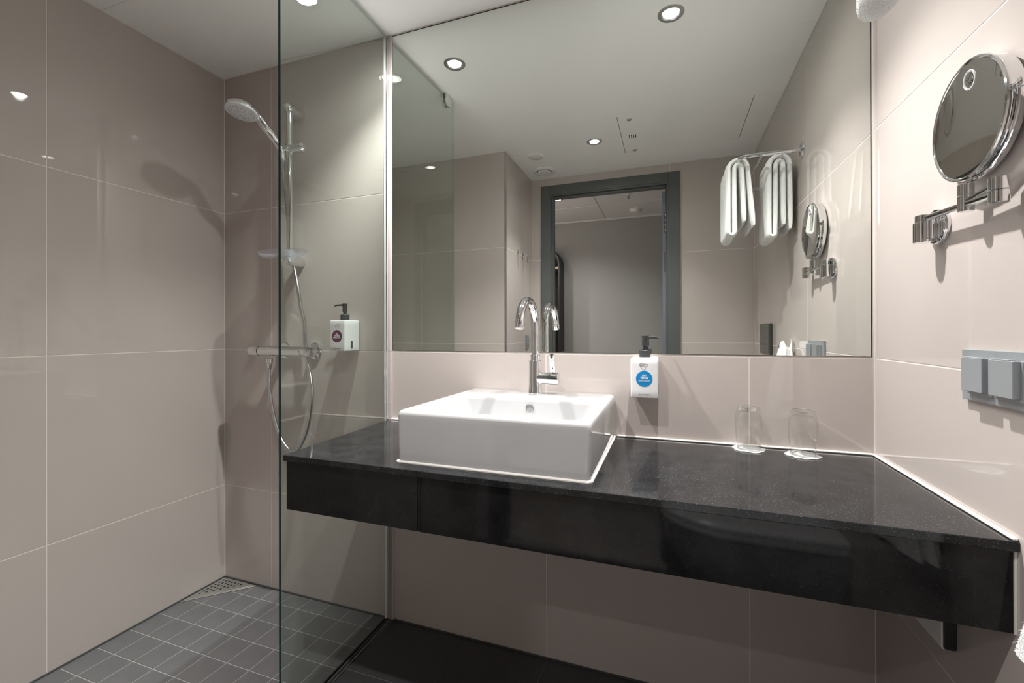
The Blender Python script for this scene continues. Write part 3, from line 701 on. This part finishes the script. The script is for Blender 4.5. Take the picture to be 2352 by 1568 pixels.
# ------------------------------------------------------------------ magnifying mirror on its arm
t = thing('shaving_mirror', 'round chrome magnifying mirror on a folding arm, right-hand wall', 'magnifying mirror', (XR, -.302, 1.288))
AX = 2.3435
obj('wall_flange', lathe(B(), (XR - .0003, -.302, 1.288), (-1, 0, 0), [(.0345, 0), (.0345, .008), (.0330, .0105), (.028, .0115), (0, .0118)], 40, cap=False), 'chrome', t, smooth=True)
bm = B(); cyl(bm, (AX, -.296, 1.2585), (AX, -.296, 1.2985), .0160, 24, .0008); cyl(bm, (AX + .006, -.306, 1.264), (AX + .006, -.306, 1.312), .0105, 20, .0008); cyl(bm, (AX, -.296, 1.2990), (AX, -.296, 1.3135), .0128, 24, .0008)
box(bm, AX, XR - .006, -.310, -.292, 1.275, 1.300, .002)
obj('pivot_post', bm, 'chrome', t, smooth=True)
obj('lower_arm', cyl(B(), (AX, -.298, 1.3060), (AX, -.508, 1.2960), .0058, 16), 'chrome', t, smooth=True)
bm = B(); cyl(bm, (AX, -.513, 1.2790), (AX, -.513, 1.2985), .0122, 24, .0006); cyl(bm, (AX, -.513, 1.2992), (AX, -.513, 1.3190), .0122, 24, .0006)
obj('elbow', bm, 'chrome', t, smooth=True)
obj('upper_arm', cyl(B(), (AX, -.510, 1.3100), (AX + .001, -.432, 1.3040), .0056, 16), 'chrome', t, smooth=True)
bm = B(); cyl(bm, (AX + .001, -.430, 1.2870), (AX + .001, -.430, 1.3140), .0110, 24, .0006); cyl(bm, (AX + .001, -.430, 1.3146), (AX + .001, -.430, 1.3340), .0110, 24, .0006)
obj('neck_post', bm, 'chrome', t, smooth=True)
MC = Vector((2.3525, -.4430, 1.4395)); MN = Vector((-1, 0, 0)).normalized()
obj('housing', lathe(B(), MC, MN, [(0, -.0135), (.080, -.0135), (.0940, -.0120), (.0970, -.0095), (.0975, .0080), (.0990, .0100), (.1005, .0120), (.1000, .0148), (.0975, .0160), (.0950, .0148), (.0935, .0125)], 72, cap=False), 'chrome', t, smooth=True)
obj('looking_glass', lathe(B(), MC + MN * .0122, MN, [(.0945 * q / 12, .0016 - .0050 * (1 - (q / 12) ** 2)) for q in range(12, -1, -1)], 72, cap=False), 'mirror2', t, smooth=True)
_, mu, mv = frame_of(MN)
bm = B(); tube(bm, [(MC.x - .0015, MC.y + .1015 * math.sin(a), MC.z - .1015 * math.cos(a) + .0) for a in [math.radians(-95 + 10 * i) for i in range(20)]], .0028, 10)
obj('yoke', bm, 'chrome', t, smooth=True)
for s in (-1, 1):
    bm = B(); lathe(bm, (MC.x - .0015, MC.y + s * .097, MC.z + .009), (0, s, 0), [(.0055, 0), (.0055, .006), (.0070, .007), (.0070, .012), (.005, .0135), (0, .0138)], 16, cap=False)
    obj('yoke_knob', bm, 'chrome', t, smooth=True)
BC = Vector((MC.x - .0120, -.4480, 1.5070))
BN = (MN + (MC - BC - MN * (MC - BC).dot(MN)).normalized() * .076).normalized()
for R, r in ((.0155, .0006), (.0135, .00035)): obj('badge_ring', torus(B(), BC, BN, R, r, 40, 6), 'facegrey', t, smooth=True)
text('lettering', '3x', .0150, BC + MN * .0010 + Vector((0, -.0006, -.0040)), (PI / 2, -.62, -PI / 2), 'ink', t, .0004, .95)
bm = B()                                  # a line of print too fine to read
for i in range(9):
    q = BC + MN * .0008 + Vector((0, .0085 - .0019 * i, .0008 + .00125 * i))
    box(bm, q.x - .0001, q.x + .0001, q.y - .0006, q.y + .0006, q.z - .0007, q.z + .0009)
obj('fine_print', bm, 'ink', t, kind='stuff')

# ------------------------------------------------------------------ things on the right-hand wall
t = thing('double_socket', 'grey double wall socket with flip covers on the right-hand wall', 'socket', (XR, -.471, 1.0))
obj('back_plate', box(B(), XR - .0080, XR - .0002, -.5590, -.3830, .9570, 1.0475, .001), 'alu', t)
for y1, y0 in ((-.409, -.4635), (-.4790, -.5335)):
    cv = obj('flip_cover', box(B(), XR - .0220, XR - .0110, y0, y1, .9755, 1.0335, .0008), 'alu', t)
    obj('cover_hinge', box(B(), XR - .0215, XR - .0110, y0 + .012, y1 - .004, 1.0335, 1.0350, .0005), 'alu', cv)
    obj('cover_base', box(B(), XR - .0125, XR - .0078, y0 - .005, y1 + .004, .9700, 1.0335, .0008), 'alu', t)
t = thing('flush_plate', 'dark grey dual flush plate on the tiled right-hand wall', 'flush plate', (XR, -1.346, 1.04))
obj('plate', box(B(), XR - .014, XR - .0002, -1.478, -1.214, .957, 1.124, .003), 'flush', t)
obj('flush_button', box(B(), XR - .0165, XR - .013, -1.468, -1.224, 1.012, 1.116, .002), 'flush', t)
obj('flush_button', box(B(), XR - .0165, XR - .013, -1.468, -1.224, .965, 1.008, .002), 'flush', t)
t = thing('leak_box', 'small pale box with a dark vented front, on the wall under the counter', 'wall box', (XR, -.30, .48))
obj('housing', prism(B(), rrect(XR - .0225, XR - .0002, .4720, .6000, .004, 3), -.3465, -.160, 'y', .001), 'lightgrey', t)
obj('front_grille', prism(B(), rrect(XR - .0200, XR - .0006, .4740, .5980, .004, 3), -.3495, -.3462, 'y', .0006), 'charcoal', t)  # dark plastic also carries the shade on this face
bm = B(); [lathe(bm, (XR - .0155 + i * .0052, -.3498, .481 + j * .0062), (0, -1, 0), [(.0017, 0), (0, .0002)], 8, cap=False) for i in range(3) for j in range(5)]
obj('vent_holes', bm, 'black', t, kind='stuff')
# hooks and door stop on the side face of the partition
for y, lb in ((-1.372, 'small chrome robe hook on the tiled partition side, further from the doorway'), (-1.478, 'small chrome robe hook on the tiled partition side, closer to the doorway')):
    t = thing('robe_hook', lb, 'hook', (XS, y, 1.61))
    obj('rosette', lathe(B(), (XS + .0004, y, 1.618), (1, 0, 0), [(.0115, 0), (.0115, .004), (.0095, .006), (0, .006)], 20, cap=False), 'chrome', t, smooth=True)
    obj('hook_arm', tube(B(), spline([(XS + .004, y, 1.618), (XS + .022, y, 1.617), (XS + .034, y, 1.605), (XS + .036, y, 1.580), (XS + .036, y, 1.560)], 5), .0035, 10), 'chrome', t, smooth=True)
t = thing('light_switch', 'grey rocker light switch on the tiled partition side', 'switch', (XS, -1.57, 1.01))
obj('plate', box(B(), XS + .0003, XS + .008, -1.605, -1.535, .962, 1.060, .002), 'alu', t)
obj('rocker', box(B(), XS + .008, XS + .013, -1.597, -1.543, .985, 1.037, .003), 'alu', t)

# towel rack high on the right-hand wall
RZ, RX = 1.812, 2.142
t = thing('towel_rack', 'chrome tube towel rack high on the right-hand wall', 'towel rack', (XR, -.89, RZ))
ya, yb = -.645, -1.130; k = .035
pth = [(XR - .002, ya, RZ), (RX + k, ya, RZ)] + [(RX + k - k * math.sin(a), ya - k + k * math.cos(a), RZ) for a in [PI / 16 * i for i in range(1, 9)]] + \
      [(RX, yb + k, RZ)] + [(RX + k - k * math.cos(a), yb + k - k * math.sin(a), RZ) for a in [PI / 16 * i for i in range(1, 9)]] + [(XR - .002, yb, RZ)]
obj('rail', tube(B(), pth, .0080, 16), 'chrome', t, smooth=True)
for x in (2.222, 2.300): obj('cross_rod', cyl(B(), (x, ya, RZ - .003), (x, yb, RZ - .003), .0040, 12), 'chrome', t, smooth=True)
for y in (ya, yb): obj('wall_flange', lathe(B(), (XR - .0003, y, RZ), (-1, 0, 0), [(.030, 0), (.030, .004), (.026, .008), (.011, .010)], 32), 'chrome', t, smooth=True)

# ------------------------------------------------------------------ towels
def fuzz(bm, count, ln, seed, wmul=1.0):
    """short terry loops standing off the surface"""
    rng = random.Random(seed); bm.normal_update(); bm.faces.ensure_lookup_table()
    fs = [f for f in bm.faces if f.calc_area() > 1e-9]; ar = []; s = 0
    for f in fs: s += f.calc_area(); ar.append(s)
    import bisect
    data = []
    for _ in range(count):
        f = fs[min(len(fs) - 1, bisect.bisect(ar, rng.random() * s))]; vs = [v.co for v in f.verts]
        u, v = rng.random(), rng.random()
        p = (vs[0] * (1 - u) + vs[1] * u) * (1 - v) + (vs[3 % len(vs)] * (1 - u) + vs[2] * u) * v if len(vs) == 4 else (vs[0] + vs[1] + vs[2]) / 3
        n = f.normal; q = Vector((rng.uniform(-1, 1), rng.uniform(-1, 1), rng.uniform(-1.2, .5)))
        dd = (n + q * .55).normalized(); sd = dd.cross(Vector((rng.uniform(-1, 1), rng.uniform(-1, 1), rng.uniform(-1, 1)))).normalized() * ln * .14 * wmul
        data.append((p - n * .0006, dd * ln * rng.uniform(.5, 1.1), sd))
    for p, dd, sd in data: bm.faces.new([bm.verts.new(p - sd), bm.verts.new(p + sd), bm.verts.new(p + dd)])
    return bm
def sheet(bm, path, thick, y0, y1, rng, ny=26, skew=0.0):
    """a cloth layer: centre line path (x, z) in cross-section, run from y0 to y1, with thickness and soft waves"""
    n = len(path); P = [Vector((a, 0, b)) for a, b in path]; rows = []
    ph_ = [rng.uniform(0, 6) for _ in range(4)]
    for j in range(ny + 1):
        v = j / ny; y = y0 + (y1 - y0) * v; ring = []
        edge = math.sin(PI * min(1, max(0, min(v, 1 - v) * 9)) / 2) if min(v, 1 - v) < 1 / 9 else 1
        for sgn, idx in ((1, range(n)), (-1, range(n - 1, -1, -1))):
            for i in idx:
                d = (P[min(i + 1, n - 1)] - P[max(i - 1, 0)]).normalized(); nr = Vector((-d.z, 0, d.x))
                drop = max(0, P[0].z - 0) * 0 + (max(p.z for p in P) - P[i].z)
                wv = .0022 * drop / .3 * math.sin(v * 5 + ph_[0] + P[i].z * 9) + .0008 * math.sin(v * 13 + P[i].z * 18 + ph_[1])
                endr = 1.0 if 2 <= i <= n - 3 else (.85 if i in (1, n - 2) else .45)
                c = P[i] + nr * (sgn * thick / 2 * (.35 + .65 * edge) * endr + wv)
                ring.append((c.x, y + skew * drop * (1 - 2 * v), c.z))
        rows.append(ring)
    loft(bm, rows, True, True)
def rack_towel(x, yn, yf, label, zf, zb, seed, spread, tl=.0205):
    """one folded towel laid over a bar: up the inner layer, over, down, round the fold and back over the top"""
    rng = random.Random(seed); bm = B(); top = RZ + .014; hi, ho = .0135, .0375; n = 12; path = []
    def leg(sd, hw, z0_, k, down):
        zt = top - .002 - (.0 if hw == ho else .022)
        zz = [zt - hw + (z0_ - zt + hw) * (i / n) for i in range(n + 1)]
        pp = [(x + sd * (hw + spread[0 if sd < 0 else 1] * k * ((zt - hw - z) / .3) ** .9 * (z < zt - hw - 1e-6)), z) for z in zz]
        return pp if down else pp[::-1]
    def over(hw, a0, a1):
        zt = top - .002 - (.0 if hw == ho else .022)
        return [(x + hw * math.cos(a0 + (a1 - a0) * i / 8), zt - hw + hw * math.sin(a0 + (a1 - a0) * i / 8)) for i in range(1, 8)]
    path += leg(1, hi, zb + .02, .55, False) + over(hi, 0, PI) + leg(-1, hi, zf + .012, .6, True)
    pi_ = path[-1]; po = leg(-1, ho, zf + .012, 1, False)
    c = ((pi_[0] + po[0][0]) / 2, zf + .012); r = (pi_[0] - po[0][0]) / 2
    path += [(c[0] + r * math.cos(-PI * i / 6), c[1] + r * math.sin(-PI * i / 6)) for i in range(1, 6)]
    path += po + over(ho, PI, 0) + leg(1, ho, zb, 1, True)
    sheet(bm, path, tl, yn, yf, rng)
    fuzz(bm, 60000, .0065, seed, .42)
    return tag(obj('hand_towel', bm, 'towel', None, loc=(x, (yn + yf) / 2, RZ), smooth=True), label, 'towel', 'folded towels on the towel rack')
rack_towel(RX, -.692, -.945, 'folded white hand towel over the outer rail of the towel rack', 1.502, 1.535, 3, (.000, .026))
rack_towel(2.300, -.704, -.900, 'folded white hand towel on the towel rack, nearer the wall', 1.484, 1.512, 5, (.002, .004))

# bunched towel on a ring below
t = thing('towel_hook', 'chrome towel hook on the right-hand wall behind the bunched towel', 'hook', (XR, -.80, 1.0))
obj('rosette', lathe(B(), (XR - .0003, -.80, 1.003), (-1, 0, 0), [(.022, 0), (.022, .005), (.018, .008), (0, .008)], 24, cap=False), 'chrome', t, smooth=True)
obj('hook_arm', tube(B(), spline([(XR - .006, -.80, 1.003), (XR - .030, -.80, 1.002), (XR - .050, -.80, 1.004), (XR - .056, -.80, 1.022)], 5), .0055, 12), 'chrome', t, smooth=True)
bm = B(); rng = random.Random(11); loops = []; n = 72
for i in range(30):
    s = i / 29; z = 1.016 - .400 * s
    ry = .045 + .070 * min(1, s * 1.7) ** .7 + .076 * max(0, (s - .62) / .38) ** .8; rx = .020 + .020 * min(1, s * 2.2)
    if s > .93: k = 1 - ((s - .93) / .07) ** 2 * .55; ry *= k; rx *= k
    cx = XR - .006 - rx * 1.15; lp = []
    for j in range(n):
        a = 2 * PI * j / n; f = 1 + (.20 - .10 * s) * math.sin(7 * a + .8 * math.sin(4 * s)) + .09 * math.sin(13 * a + 2 * s)
        zz = z + (.022 * math.sin(3 * a + .6) + .012 * math.sin(5 * a)) * max(0, 1 - s * 6)
        lp.append((min(XR - .003, cx + rx * f * math.cos(a)), -.800 + ry * (1 + (f - 1) * .55)  * math.sin(a), zz))
    loops.append(lp)
loft(bm, loops, True, True)
fuzz(bm, 70000, .0090, 21, .40)
tag(obj('bunched_towel', bm, 'towel', None, loc=(2.33, -.795, .62), smooth=True), 'bunched fluffy white towel hanging from the wall hook beside the counter', 'towel')

# ------------------------------------------------------------------ wall-hung toilet, seen reflected in the counter front
t = thing('toilet', 'white wall-hung toilet under the dark flush plate', 'toilet', (2.10, -1.346, .40))
def D(x0, hw, z, k=.5):
    o = []; n = 28; L_ = XR - .004 - x0
    for i in range(n + 1):
        a = -PI / 2 + PI * i / n; o.append((XR - .004 - L_ * k - (L_ * (1 - k)) * math.cos(a), -1.346 + hw * math.sin(a), z))
    return o + [(XR - .004, -1.346 + hw, z), (XR - .004, -1.346 - hw, z)]
obj('pan', loft(B(), [D(2.06, .09, .085), D(2.00, .115, .12), D(1.90, .150, .22), D(1.845, .175, .33), D(1.835, .180, .395), D(1.84, .176, .400)]), 'ceramic', t, smooth=True)
obj('seat', loft(B(), [D(1.834, .181, .401), D(1.828, .186, .406), D(1.828, .186, .418), D(1.834, .181, .422)]), 'plastic', t, smooth=True)
obj('lid', loft(B(), [D(1.836, .180, .423), D(1.829, .186, .428), D(1.829, .186, .440), D(1.84, .178, .447)]), 'plastic', t, smooth=True)
